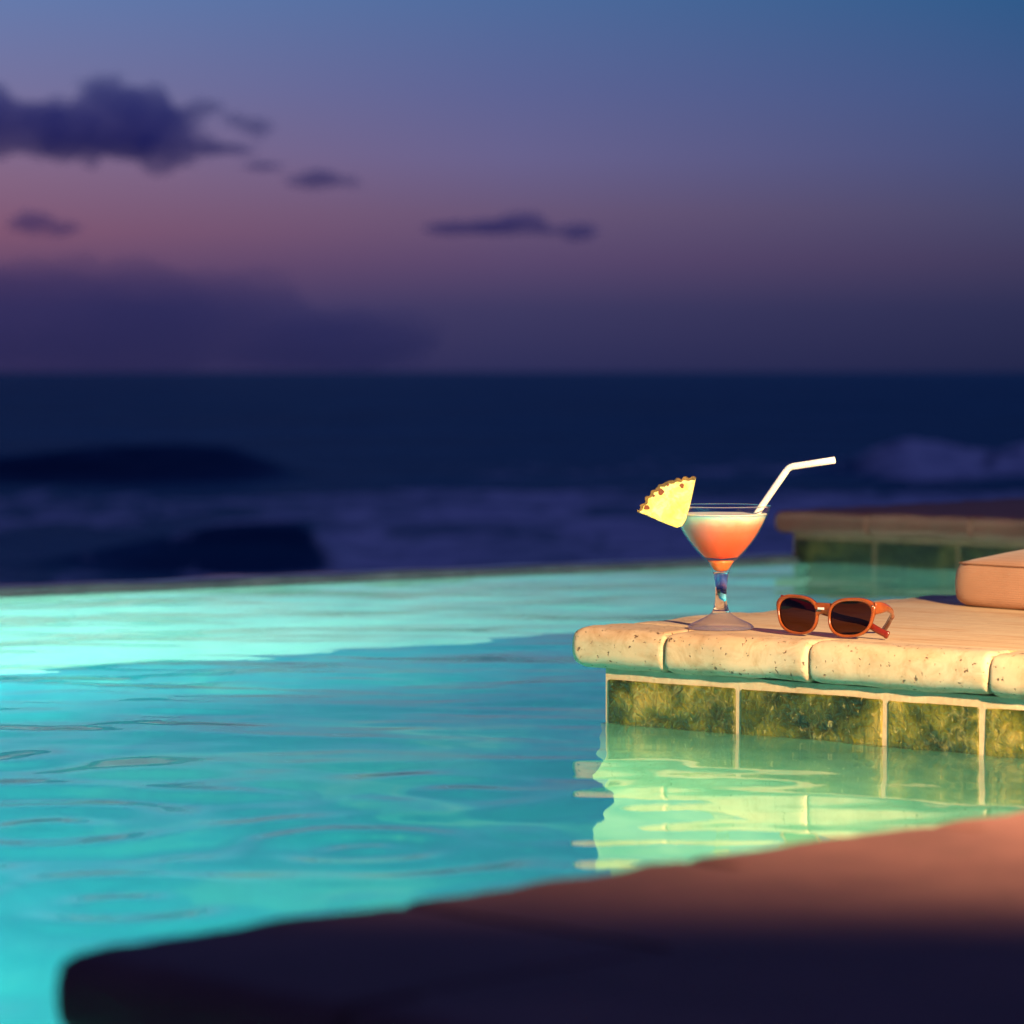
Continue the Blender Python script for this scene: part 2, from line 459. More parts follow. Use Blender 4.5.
def ledge(name, a0, a1, b0, b1, label, cat, joints_f, joints_s, tiles_f, tiles_s, amp=0.0026, turn=0.0, ms='stone', msl='slab', mt='tile', mg='grout', mw='mossplaster'):
    """stone ledge with its corner at (a0, b0): local x along A, local y along B"""
    root = empty(name, AB(a0, b0), ANG + D2R(turn))
    tag(root, label, cat)
    L, W = a1-a0, b1-b0
    DEPTH = 0.052
    g = 0.0022
    oy = 0.017; ox = 0.038; XO = -0.007
    # rounded coping stones along the front (local y = 0)
    def mk(x0, x1, y0, y1, front, side, seed):
        def rm(m, d):
            if abs(d.z) > 0.9:
                if front and side and abs(m.x-x0) < 1e-5 and abs(m.y-y0) < 1e-5: return 0.014
                if front and abs(m.y-y0) < 1e-5: return 0.007
                if side and abs(m.x-x0) < 1e-5: return 0.010
                return 0.0
            if front and abs(m.y-y0) < 1e-5: return 0.0175
            if side and abs(m.x-x0) < 1e-5: return 0.0175
            # end edges at the joints
            if front and abs(m.y-y1) > 1e-5: return 0.009
            if side and abs(m.x-x1) > 1e-5: return 0.009
            return 0.0
        def fd(c):
            q = [1.0]
            if front and side: q.append(1.0 - min(1, max(0, (min(c.x-x0, c.y-y0)-0.02)/0.02)))
            elif front: q.append(max(0, min(1, (y1-c.y)/0.03)))
            else: q.append(max(0, min(1, (x1-c.x)/0.03)))
            return min(q) if c.z > DECK-0.012 else 1.0
        me = stone_mesh('coping_stone', x0, x1, y0, y1, NOSE, DECK, rm, seed, amp, fade=fd, cut='y' if front and not side else ('x' if side and not front else ''))
        return obj('coping_stone', me, M[ms], root, smooth=True)
    js = [0.0] + joints_f
    for i in range(len(js)-1):
        if i == 0:
            mk(XO, js[1]-g/2, 0, joints_s[0]-g/2, True, True, 1.3)
        else:
            mk(js[i]+g/2, js[i+1]-g/2, 0, DEPTH, True, False, i*2.7+a0)
    js = joints_s
    for i in range(len(js)-1):
        mk(XO, DEPTH, js[i]+g/2, js[i+1]-g/2, False, True, i*5.1+b0)
    # grout core behind the joints, slightly inside the stones
    bm = bmesh.new()
    box_into(bm, 0.010, L, 0.010, DEPTH+0.002, NOSE+0.004, DECK-0.004)
    box_into(bm, 0.0041, DEPTH+0.002, DEPTH+0.003, W, NOSE+0.0041, DECK-0.0041)
    obj('joint_grout', bm, M[mg], root)
    # paving slab behind the nose
    bm = bmesh.new()
    x0, y0 = DEPTH-0.001, DEPTH-0.001
    # leave the corner stone's footprint out
    c1, c2 = js[0] if False else joints_f[0], joints_s[0]
    pts = [(c1-0.001, y0), (L, y0), (L, W), (x0, W), (x0, c2-0.001), (c1-0.001, c2-0.001)]
    if c1 < DEPTH: pts = [(x0, y0), (L, y0), (L, W), (x0, W)]
    top = [bm.verts.new((p[0], p[1], DECK-0.00012)) for p in pts]
    bot = [bm.verts.new((p[0], p[1], NOSE+0.001)) for p in pts]
    bm.faces.new(top); bm.faces.new(bot[::-1])
    for i in range(len(pts)):
        j = (i+1) % len(pts)
        bm.faces.new((top[i], bot[i], bot[j], top[j]))
    bmesh.ops.recalc_face_normals(bm, faces=bm.faces)
    obj('paving_slab', bm, M[msl], root)
    # body: grouted course, then plastered wall down to the pool floor
    bm = bmesh.new(); box_into(bm, ox, L, oy, W, -0.014, NOSE-0.0005)
    obj('grout_course', bm, M[mg], root)
    bm = bmesh.new(); box_into(bm, ox-0.004, L, oy-0.004, W, -1.5, -0.014)
    obj('pool_wall', bm, M[mw], root)
    # tiles
    def tile(x0, x1, y0, y1, seed):
        def rm(m, d): return 0.0025
        me = stone_mesh('wall_tile', x0, x1, y0, y1, -0.010, NOSE-0.013, rm, seed, 0.0012, 0.010)
        obj('wall_tile', me, M[mt], root, smooth=True)
    for i in range(len(tiles_f)-1):
        tile(tiles_f[i]+0.0036, tiles_f[i+1]-0.0036, oy-0.0022, oy+0.012, i*3.1+a0)
    for i in range(len(tiles_s)-1):
        tile(ox-0.0022, ox+0.012, tiles_s[i]+0.0036, tiles_s[i+1]-0.0036, i*4.3+b0)
    return root

def steps(first, step, end):
    out = list(first)
    while out[-1] + step < end: out.append(out[-1]+step)
    out.append(end)
    return out

near = ledge('stone_ledge', -2.553, 2.6, 3.067, 5.915,
      'lit cream stone pool ledge carrying the cocktail and sunglasses', 'pool ledge',
      steps([0.136, 0.340, 0.576, 0.80, 1.03], 0.24, 1.9) , steps([0.10, 0.33, 0.57], 0.24, 2.8),
      [0.0385, 0.232, 0.434, 0.5595, 0.76, 0.96, 1.16, 1.36], steps([0.06, 0.26], 0.2, 2.8))
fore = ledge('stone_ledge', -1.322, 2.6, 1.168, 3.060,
      'out-of-focus shaded stone pool ledge across the bottom foreground', 'pool ledge',
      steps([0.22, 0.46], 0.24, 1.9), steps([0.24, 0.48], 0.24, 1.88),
      steps([0.04, 0.24], 0.2, 1.8), steps([0.06, 0.26], 0.2, 1.85), turn=-4.5, ms='brown', msl='brown', mt='shadetile', mg='shadegrout', mw='shadewall')
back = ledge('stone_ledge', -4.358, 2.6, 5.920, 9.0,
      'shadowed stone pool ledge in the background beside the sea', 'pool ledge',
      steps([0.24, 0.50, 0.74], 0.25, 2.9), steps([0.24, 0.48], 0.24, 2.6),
      steps([0.04, 0.25], 0.21, 2.4), steps([0.06, 0.26], 0.2, 2.5), ms='brown', msl='brown', mt='shadetile', mg='shadegrout', mw='shadewall')

# ------------------------------------------------------------------ pool basin, infinity edge
def edge_y(x): return 6.19 + 0.716*(x+0.933)
EX = Vector((1, 0.716, 0)).normalized()
bm = bmesh.new()
x0, x1, yb, zf = -5.0, 4.0, -1.5, -1.4
P = [(x0, yb), (x1, yb), (x1, edge_y(x1)), (x0, edge_y(x0))]
lo = [bm.verts.new((p[0], p[1], zf)) for p in P]
hi = [bm.verts.new((p[0], p[1], 0.0 if False else -0.0005)) for p in P]
bm.faces.new(lo)
for i in range(4):
    j = (i+1) % 4
    bm.faces.new((lo[j], lo[i], hi[i], hi[j]))
bmesh.ops.recalc_face_normals(bm, faces=bm.faces)
bmesh.ops.reverse_faces(bm, faces=bm.faces)
o = obj('pool_floor', bm, M['plaster']); tag(o, kind='structure')

# infinity wall (solid), top slightly above the water
root = empty('infinity_wall', (0, edge_y(0), 0), math.atan2(EX.y, EX.x))
tag(root, 'long wet grey infinity edge between the pool and the dark sea', 'pool edge')
L0, L1 = -6.2, 5.0
n = 260
v = []; f = []
prof = [(0.003, -0.3), (0.003, 0.004), (0.010, 0.012), (0.08, 0.014), (0.15, 0.011), (0.162, 0.0), (0.162, -0.35)]
for i in range(n+1):
    x = L0 + (L1-L0)*i/n
    for k, (yy, zz) in enumerate(prof):
        j = mn.noise(Vector((x*6, k*1.7, 0)))*0.004 if k in (1, 2, 3, 4) else 0
        jy = mn.noise(Vector((x*9, k*2.2, 5)))*0.006 if k in (2, 3, 4, 5) else 0
        v.append((x, yy+abs(jy) if k < 3 else yy+jy, zz+j))
m = len(prof)
for i in range(n):
    for k in range(m-1):
        f.append((i*m+k, i*m+k+1, (i+1)*m+k+1, (i+1)*m+k))
me = pydata('wall_cap', v, f)
obj('wall_cap', me, M['wet'], root, smooth=True)
bm = bmesh.new(); box_into(bm, L0, L1, 0.006, 0.155, -4.2, -0.3)
obj('wall_body', bm, M['wet'], root)
M['aqua'] = mat_simple_noise('pale_aqua_mosaic', (0.34, 0.66, 0.56), (0.52, 0.80, 0.70), 3.0, 0.6, 0.3, 0.002)
bm = bmesh.new(); box_into(bm, L0, L1, -0.02, 0.002, -1.5, -0.012)
obj('inner_face', bm, M['aqua'], root)

# water surface, real ripples
wx = np.linspace(-4.9, 3.9, 441)
wt = np.concatenate([np.arange(0.0, 5.2, 0.014), np.arange(5.2, 8.0, 0.05)])
X, T = np.meshgrid(wx, wt)
Y = edge_y(X) - T
Z = np.zeros_like(X)
NW = 46
for i in range(NW):
    lam = 0.07 * (1.085 ** (i*0.72)) * (0.9+0.2*rng.rand())
    th = D2R(90 + rng.normal(0, 42))
    k = 2*PI/lam
    slope = 0.0048 if lam < 0.2 else (0.0046 if lam < 0.5 else 0.0024)
    amp = slope/k
    wxp = X + 0.10*np.sin(1.9*Y + i) ; wyp = Y + 0.08*np.sin(2.3*X + 1.7*i)
    Z += amp*np.sin(k*(math.cos(th)*wxp + math.sin(th)*wyp) + rng.rand()*6.28)
for (cx_, cy_, rr_, aa_) in ((-0.13, 2.92, 0.11, 0.0026), (-0.42, 3.05, 0.16, 0.0028), (-0.30, 2.62, 0.13, 0.0022), (-0.05, 3.30, 0.15, 0.0015), (-0.62, 3.7, 0.2, 0.002)):
    R_ = np.hypot(X-cx_, (Y-cy_)*0.8)
    Z += 0.75*aa_*np.cos(2*PI*R_/(rr_*0.75))*np.exp(-(R_/(rr_*1.5))**2)
fade = np.clip(T/0.12, 0, 1)
Z *= fade
nr, nc = X.shape
verts = np.stack([X, Y, Z], -1).reshape(-1, 3)
idx = np.arange(nr*nc).reshape(nr, nc)
faces = np.stack([idx[:-1, :-1], idx[1:, :-1], idx[1:, 1:], idx[:-1, 1:]], -1).reshape(-1, 4)
me = bpy.data.meshes.new('pool_water')
me.vertices.add(len(verts)); me.vertices.foreach_set('co', verts.ravel())
me.loops.add(faces.size); me.loops.foreach_set('vertex_index', faces.ravel().astype(np.int32))
me.polygons.add(len(faces)); me.polygons.foreach_set('loop_start', np.arange(0, faces.size, 4, dtype=np.int32))
me.update(calc_edges=True); me.validate()
o = obj('pool_water', me, M['water'], smooth=True); tag(o, kind='structure')
if me.polygons[0].normal.z < 0: me.flip_normals()

# ------------------------------------------------------------------ sea
def bump1(x, c, w): return np.exp(-((x-c)/w)**2)
def sm(x, a, b):
    t = np.clip((x-a)/(b-a), 0, 1); return t*t*(3-2*t)
near_d = np.concatenate([np.arange(14, 60, 0.9), np.arange(60, 150, 0.45), np.geomspace(150, 1200, 150), np.geomspace(1300, 40000, 30)])
ang = np.concatenate([np.linspace(-1.1, -0.2, 30)[:-1], np.linspace(-0.2, 0.2, 260), np.linspace(0.2, 1.1, 30)[1:]])
AA, DD = np.meshgrid(ang, near_d)
SX = AA*DD; SY = DD
def nz2(x, y, seed, octs=5, base=1.0):
    r = np.random.RandomState(seed); out = np.zeros_like(x); 
    for o_ in range(octs):
        for q in range(4):
            fq = base*(1.9**o_)*(0.8+0.4*r.rand()); th = r.rand()*6.28
            out += np.sin(fq*(np.cos(th)*x+np.sin(th)*y)+r.rand()*6.28)/(1.7**o_)
    return out/6
SZ = nz2(SX, SY*1.4, 3, 5, 0.12)*0.28*np.clip(1.6-DD/500, 0.0, 1)*np.clip(DD/40, 0, 1)
# swell 1: long dark crest on the left
c1 = 110 + 0.04*(SX+12) + 0.8*np.sin(SX*0.35)
env1 = (1+0.12*nz2(SX, SY*0.1, 33, 3, 0.5))*(1-sm(SX, -9.5, -5.5))*(0.72+0.28*bump1(SX, -11.5, 3.5))
r1 = DD - c1
shape = np.where(r1 < 0, np.exp(-(r1/2.2)**2), np.exp(-(r1/7.0)**2))
SZ += 1.12*env1*shape
# swell 2: dark breaking wave mid-left, near
c2 = 63 + 0.25*np.sin(SX*0.9)
env2 = (1+0.16*nz2(SX, SY*0.1, 31, 3, 1.1))*sm(SX, -9.5, -4.5)*(1-sm(SX, -4.1, -2.7))*0.9 + 0.08*(1-sm(SX, -9, -5))
r2 = DD - c2
SZ += 0.85*env2*np.where(r2 < 0, np.exp(-(r2/1.1)**2), np.exp(-(r2/4.0)**2))
# breaker on the right
c3 = 113 + 1.5*np.sin(SX*0.4)
env3 = sm(SX, 7.5, 14.0)*(0.9+0.12*np.sin(SX*1.1)*np.sin(SX*0.47+1))
r3 = DD - c3
SZ += 1.0*env3*np.where(r3 < 0, np.exp(-(r3/2.2)**2), np.exp(-(r3/6.0)**2)) * (1+0.35*nz2(SX, SY, 11, 4, 1.3))
# far low swell lines
for cc, hh in ((165, 0.35), (215, 0.35), (300, 0.4)):
    SZ += hh*np.exp(-((DD-cc-2*np.sin(SX*0.1+cc))/6.0)**2)*(0.6+0.4*np.sin(SX*0.13+cc))
# foam: surf zone nearer than ~100 m, breaker right, dark faces clear
foam = 0.68*(1-sm(DD, 88, 106)) 
foam *= 1-0.95*env2*np.exp(-((r2+1.2)/2.4)**2)
foam *= 1-0.85*(1-sm(SX, -8, -3))*bump1(DD, 66, 9)
foam *= 0.80+0.20*sm(SX, -9, -1)
foam = np.maximum(foam, env3*0.95*np.exp(-((r3+3)/7.0)**2))
foam = np.maximum(foam, 0.75*sm(SX, -3.4, -2.4)*(1-sm(SX, -1.2, 1.5))*bump1(DD, 66, 6))
foam = np.maximum(foam, 0.42*sm(DD, 104, 112)*(1-sm(DD, 118, 150))*sm(SX, -6, 4))
foam += 0.13*nz2(SX, SY*0.5, 21, 4, 0.35)
foam = np.clip(foam, 0, 1)
nr, nc = SX.shape
verts = np.stack([SX, SY, SZ+SEA], -1).reshape(-1, 3)
idx = np.arange(nr*nc).reshape(nr, nc)
faces = np.stack([idx[:-1, :-1], idx[:-1, 1:], idx[1:, 1:], idx[1:, :-1]], -1).reshape(-1, 4)
me = bpy.data.meshes.new('sea')
me.vertices.add(len(verts)); me.vertices.foreach_set('co', verts.ravel())
me.loops.add(faces.size); me.loops.foreach_set('vertex_index', faces.ravel().astype(np.int32))
me.polygons.add(len(faces)); me.polygons.foreach_set('loop_start', np.arange(0, faces.size, 4, dtype=np.int32))
me.update(calc_edges=True)
at = me.attributes.new('foam', 'FLOAT', 'POINT'); at.data.foreach_set('value', foam.ravel().astype(np.float32))
o = obj('sea', me, M['sea'], smooth=True); tag(o, kind='structure')

# ------------------------------------------------------------------ cocktail glass
K = 0.001165
G = empty('cocktail_glass', (0.2435, 3.955, DECK+0.0003), 0)
tag(G, 'stemmed cocktail glass of orange drink with a froth top on the stone ledge', 'cocktail')
zz = lambda y: (630.5-y)*K
outer = [(49.5, 507.5), (48.3, 512), (44.6, 521), (39.5, 531), (33.3, 541), (25.5, 551), (17.5, 559.5)]
pts = catmull([(r*K, zz(y), 0) for r, y in outer], 6)
bowl_out = [(p.x, p.y) for p in pts]
th = 0.0011
bowl_in = [(r-th, z+0.0004) for r, z in bowl_out]
# bowl: thin single wall
bowl = None
# rim bead: real glass ring
ring = [Vector((49.5*K*math.cos(2*PI*k/128), 49.5*K*math.sin(2*PI*k/128), zz(507.5))) for k in range(128)]
obj('rim', tube_mesh('rim', ring, 0.00075, 10, closed=True), M['glass'], G, True)
# stem + foot (solid)
sp = [(17.5, 559.6), (13.5, 563.5), (10.6, 568), (8.3, 574), (7.0, 580), (6.0, 588), (5.7, 596), (6.0, 603), (7.2, 609), (9.4, 614.0), (14.5, 618.0), (22, 621.8), (29, 625.0), (32.4, 627.6), (33.0, 629.2), (32.3, 630.3)]
ps = catmull([(r*K, zz(y), 0) for r, y in sp], 6)
stem_prof = [(0.0, zz(561.5)), (8*K, zz(561.3)), (14*K, zz(560.5))] + [(p.x, max(p.y, 0.0)) for p in ps if p.y >= zz(614.1)] 
stem_low = [(p.x, max(p.y, 0.0)) for p in ps if p.y < zz(613.9)]
obj('stem', lathe_mesh('stem', [(0.0, zz(574.5)), (5*K, zz(573.4))] + [q for q in stem_prof if q[1] <= zz(573)] + [(0.0, stem_prof[-1][1]+0.0004)]), M['glass'], G, True)
obj('foot', lathe_mesh('foot', [stem_prof[-1]] + stem_low + [(0.030, 0.0004), (0.012, 0.0012), (0.0, 0.0014)]), M['foot'], G, True)
cut = zz(573)
bowl = obj('bowl', lathe_mesh('bowl', bowl_out + [q for q in stem_prof[3:] if q[1] > cut]), M['thin'], G, True)
# orange plug standing in for the drink's colour refracted into the stem
sy = [(0.0, zz(561.9)), (13.0*K, zz(562.2)), (11.2*K, zz(565)), (9.2*K, zz(568.5)), (7.4*K, zz(571)), (5.0*K, zz(572.6)), (0.0, zz(573.2))]
obj('refraction_plug', lathe_mesh('refraction_plug', sy), M['refraction_plug'], G, True)
# drink
lv = zz(515.5)
dp = [(0.0, zz(560.6))] + [(max(r-0.0011, 0.0005), z+0.0009) for r, z in bowl_out[::-1] if z < lv-0.0005]
rl = [r for r, z in bowl_out if z >= lv-0.0005][-1]-0.0013
dp += [(rl, lv), (rl*0.97, lv-0.0003), (0.0, lv-0.0004)]
dr = obj('drink', lathe_mesh('drink', dp), M['drink'], G, True)
bm = bmesh.new(); me_f = lathe_mesh('froth', [(0, lv-0.0002), (rl*0.5, lv+0.0004), (rl*0.9, lv+0.0002), (rl*0.985, lv+0.0008), (rl*0.99, lv-0.0006), (0, lv-0.002)])
fr = obj('froth', me_f, M['froth'], dr, True)

# straw (leans on the rim, bent at its flexible neck)
def px(x, y, dist):
    t = D2R(0)
    return Vector(((x-512)/FPX*dist, dist, H - (y-373)/FPX*dist))
g = (0.2435, 3.955)
pA = px(738, 545, 3.955); pB = px(762, 507.5, 3.955); pC = px(789, 468.5, 3.94); pD = px(835, 461.5, 3.925)
b0 = pB + (pC-pB)*0.90; b1 = pC + (pD-pC)*0.10
spts = [pA, pA.lerp(pB, .5), pB, pB.lerp(pC, .4), b0] 
bend = []
for k in range(1, 9):
    t = k/9; bend.append(b0*(1-t)**2 + pC*2*t*(1-t) + b1*t*t)
spts += bend + [b1, b1.lerp(pD, .5), pD]
rr = [0.0040]*len(spts)
for k in range(len(bend)): rr[5+k] = 0.0040 if k % 2 else 0.0036
root_s = Vector((pB.x, pB.y, pB.z))
me = tube_mesh('drinking_straw', [p-pA for p in spts], rr, 20, caps=False)
st = obj('drinking_straw', me, M['straw'], None, True, pA)
sol = st.modifiers.new('s', 'SOLIDIFY'); sol.thickness = 0.0005; sol.offset = -1
tag(st, 'white bendy drinking straw leaning on the rim of the cocktail glass', 'straw')

# pineapple wedge: flat slice facing the camera with its apex over the rim
PD = 3.915
def pxl(x, y, o): return ((x-o[0])*K, (o[1]-y)*K)
org = (684, 516)
apx = px(org[0], org[1], PD)
W_ = empty('pineapple_wedge', apx, D2R(-8))
tag(W_, 'yellow pineapple wedge perched on the left rim of the cocktail glass', 'fruit garnish')
arc = [(695.5, 480.5), (688, 480.5), (681, 481.5), (674.5, 483.0), (668, 485), (661, 488.5), (655, 493), (650, 498.5), (645.5, 505), (641, 511), (639.3, 514)]
arcj = []
for i in range(len(arc)-1):
    for k in range(4):
        t = k/4
        x = arc[i][0]*(1-t)+arc[i+1][0]*t; y = arc[i][1]*(1-t)+arc[i+1][1]*t
        d = 1.3*math.sin((i*4+k)*1.35) + random.uniform(-.7, .7)
        if i in (0,): d *= 0.4
        arcj.append((x-d*0.5, y-d*0.7))
arcj.append(arc[-1])
outline = arcj + [(648, 517), (660, 522.5), (670, 526.5), (677.5, 529), (682.5, 527.0), (686, 521), (689.5, 509), (693, 493)]
def slab_mesh(name, pl, y0, y1, bev=0.0008):
    bm = bmesh.new()
    fr_ = [bm.verts.new((p[0], y0, p[1])) for p in pl]
    face = bm.faces.new(fr_)
    r_ = bmesh.ops.extrude_face_region(bm, geom=[face])
    for e in r_['geom']:
        if isinstance(e, bmesh.types.BMVert): e.co.y = y1
    bmesh.ops.recalc_face_normals(bm, faces=bm.faces)
    be = [e for e in bm.edges if abs(e.verts[0].co.y-e.verts[1].co.y) < 1e-9]
    bmesh.ops.bevel(bm, geom=be, offset=bev, segments=2, affect='EDGES', clamp_overlap=True)
    bmesh.ops.triangulate(bm, faces=[f for f in bm.faces if len(f.verts) > 4])
    return bm
pl = [pxl(x, y, org) for x, y in outline]
obj('flesh', slab_mesh('flesh', pl, -0.005, 0.005), M['pine'], W_)
# rind strip along the arc
inner = [(x+(684-x)*0.035, y+(522-y)*0.035) for x, y in arcj]
outr = []
for i, (x, y) in enumerate(arcj):
    d = 1.2 + 1.0*(1 if (i % 4) in (1, 2) else 0)
    L_ = math.hypot(684-x, 522-y)
    outr.append((x-(684-x)/L_*d, y-(522-y)/L_*d))
pl2 = [pxl(x, y, org) for x, y in outr + inner[::-1]]
obj('rind', slab_mesh('rind', pl2, -0.0056, 0.0056, 0.0003), M['rind'], W_)
for (x, y, r_) in ((661.5, 493.5, 3.1), (647.5, 509, 2.8), (682.5, 487.5, 2.3), (668.5, 486.5, 1.4), (654.5, 497.5, 1.3)):
    q = [pxl(x + r_*math.cos(a)*(1+.25*math.sin(3*a+x)), y + r_*math.sin(a)*(1+.2*math.cos(2*a+y)), org) for a in [2*PI*k/12 for k in range(12)]]
    obj('fruit_eye', slab_mesh('fruit_eye', q, -0.0054, -0.003, 0.0002), M['eye'], W_)

# ------------------------------------------------------------------ sunglasses
SG = empty('sunglasses', (0.3500, 3.8300, DECK+0.0004), ANG)
tag(SG, 'orange framed sunglasses with brown lenses lying beside the cocktail glass', 'sunglasses')
LZ = 0.0232
def wrap(x): return 0.0016 - (x/0.07)**2*0.010     # front bows back at the temples: y offset = -wrap
tilt = 0.10
def SP(x, z, y=0.0):
    return Vector((x, y + (x/0.07)**2*0.004 + z*tilt, z))
def lens_outline(cx, sgn, s=0.0, n=72):
    """wayfarer-like: wide flat top, rounded narrower bottom, outer side fuller"""
    out = []
    for k in range(n):
        a = 2*PI*k/n
        c, s_ = math.cos(a), math.sin(a)
        e = 2.6
        rx, rz = 0.0262+s, 0.0188+s
        x = rx*math.copysign(abs(c)**(2/e), c); z = rz*math.copysign(abs(s_)**(2/e), s_)
        x *= 1.0 + 0.09*(z/rz)           # narrower at the bottom
        z += 0.0012*(x*sgn/rx)             # outer top lifted
        out.append((cx + x + 0.0008*sgn*z/rz, LZ + z))
    return out
bm = bmesh.new()
LC = 0.0366
def ring_into(bm, inner, outer, y0, y1):
    n = len(inner); V = []
    rows = [(outer, y0+0.0008, 0), (outer, y1, 0), (inner, y1, 0), (inner, y0, 0), (None, y0, 0)]
    a = [bm.verts.new(SP(p[0], p[1], y0+0.0009)) for p in outer]
    ai = [bm.verts.new(SP(p[0]*0.75+q[0]*0.25, p[1]*0.75+q[1]*0.25, y0)) for p, q in zip(outer, inner)]
    bi = [bm.verts.new(SP(p[0]*0.25+q[0]*0.75, p[1]*0.25+q[1]*0.75, y0)) for p, q in zip(outer, inner)]
    b_ = [bm.verts.new(SP(q[0], q[1], y0+0.0009)) for q in inner]
    c_ = [bm.verts.new(SP(q[0], q[1], y1)) for q in inner]
    d_ = [bm.verts.new(SP(p[0], p[1], y1)) for p in outer]
    loops = [a, ai, bi, b_, c_, d_]
    for L1_, L2_ in zip(loops, loops[1:]+[loops[0]]):
        for k in range(n):
            j = (k+1) % n
            bm.faces.new((L1_[k], L1_[j], L2_[j], L2_[k]))
for sgn in (-1, 1):
    inn = lens_outline(sgn*LC, sgn, 0.0)
    out = []
    for (x, z), (x2, z2) in zip(inn, lens_outline(sgn*LC, sgn, 0.0030)):
        # heavier outer-top corner and brow
        up = max(0, (z2-LZ)/0.022); ox = max(0, sgn*(x2-sgn*LC)/0.028)
        ex = 0.0042*up*ox*ox*ox
        out.append((x2+sgn*ex, z2+0.0008*up + 0.0006*up*ox))
    ring_into(bm, inn, out, -0.0022, 0.0022)
# bridge
br = [(-0.0098, LZ+0.0150), (-0.005, LZ+0.0152), (0, LZ+0.0152), (0.005, LZ+0.0152), (0.0098, LZ+0.0150)]
lo_ = [(-0.0100, LZ-0.001), (-0.006, LZ+0.0020), (0, LZ+0.0035), (0.006, LZ+0.0020), (0.0100, LZ-0.001)]
F = [[bm.verts.new(SP(x, z, -0.0020)) for x, z in br], [bm.verts.new(SP(x, z, -0.0020)) for x, z in lo_],
     [bm.verts.new(SP(x, z, 0.0020)) for x, z in lo_], [bm.verts.new(SP(x, z, 0.0020)) for x, z in br]]
for q in range(4):
    p_, r_ = F[q], F[(q+1) % 4]
    for k in range(4): bm.faces.new((p_[k], p_[k+1], r_[k+1], r_[k]))
bmesh.ops.recalc_face_normals(bm, faces=bm.faces)
frm = obj('frame', bm, M['frame'], SG, True)
# lenses
for sgn in (-1, 1):
    o2 = lens_outline(sgn*LC, sgn, 0.0005)
    bm = bmesh.new()
    c0 = bm.verts.new(SP(sgn*LC, LZ, -0.0014))
    rings = []
    for q in (0.33, 0.66, 1.0):
        rings.append([bm.verts.new(SP(sgn*LC+(x-sgn*LC)*q, LZ+(z-LZ)*q, -0.0014+0.0012*q*q)) for x, z in o2])
    n = len(o2)
    for k in range(n): bm.faces.new((c0, rings[0][k], rings[0][(k+1) % n]))
    for a_, b_ in zip(rings, rings[1:]):
        for k in range(n):
            j = (k+1) % n; bm.faces.new((a_[k], b_[k], b_[j], a_[j]))
    bmesh.ops.recalc_face_normals(bm, faces=bm.faces)
    obj('lens', bm, M['lens'], SG, True)
# metal logo plate on the bridge and a rivet
bm = bmesh.new(); box_into(bm, -0.0042, 0.0042, -0.0027, -0.0019, LZ+0.0080, LZ+0.0105)
obj('bridge_plate', bm, M['straw'], SG)
# temples
def temple(ptsl, radii, mat, name='temple'):
    ps_ = catmull(ptsl, 8)
    n_ = len(ps_); rad = []
    for i in range(n_):
        t = i/(n_-1)*(len(radii)-1); a_ = int(min(t, len(radii)-2)); u = t-a_
        rad.append((radii[a_][0]*(1-u)+radii[a_+1][0]*u, radii[a_][1]*(1-u)+radii[a_+1][1]*u))
    return obj(name, tube_mesh(name, ps_, rad, 14), mat, SG, True)
# right temple: open, runs back and curls down to its tip
t1 = temple([(0.0680, 0.006, LZ+0.0120), (0.0692, 0.016, LZ+0.0122), (0.0675, 0.030, LZ+0.0110), (0.0600, 0.050, LZ+0.0060), (0.0500, 0.066, LZ-0.001)],
       [(0.0020, 0.0072), (0.0020, 0.0066), (0.0020, 0.0044), (0.0022, 0.0034), (0.0024, 0.0034)], M['frame'])
obj('ear_tip', tube_mesh('ear_tip', catmull([(0.0505, 0.0655, LZ-0.0006), (0.0400, 0.077, 0.0175), (0.0280, 0.088, 0.0095), (0.0175, 0.097, 0.0034)], 8),
    [(0.0026, 0.0036)]*24+[(0.002, 0.0026)], 14), M['tip'], SG, True)
# left temple: folded behind the lenses, red tip beyond the right lens
t2 = temple([(-0.0655, 0.010, LZ+0.0150), (-0.0600, 0.0170, LZ+0.0135), (-0.030, 0.0200, LZ+0.0080), (0.010, 0.0190, LZ-0.001), (0.040, 0.0165, LZ-0.0045), (0.058, 0.012, LZ-0.008)],
       [(0.0020, 0.0066), (0.0020, 0.0060), (0.0020, 0.0042), (0.0022, 0.0036), (0.0024, 0.0034), (0.0024, 0.0036)], M['tip'])
obj('ear_tip', tube_mesh('ear_tip', catmull([(0.057, 0.0123, LZ-0.0078), (0.066, 0.0135, LZ-0.0125), (0.073, 0.0150, 0.0075), (0.0790, 0.0170, 0.0046)], 8),
    [(0.0026, 0.0040)]*20+[(0.0030, 0.0046)]*4+[(0.0022, 0.0034)], 14), M['tip'], SG, True)
bm = bmesh.new(); bmesh.ops.create_uvsphere(bm, u_segments=12, v_segments=8, radius=0.0012)
obj('rivet', bm, M['metal'], SG, True, SP(0.0655, LZ+0.0145, -0.0022))

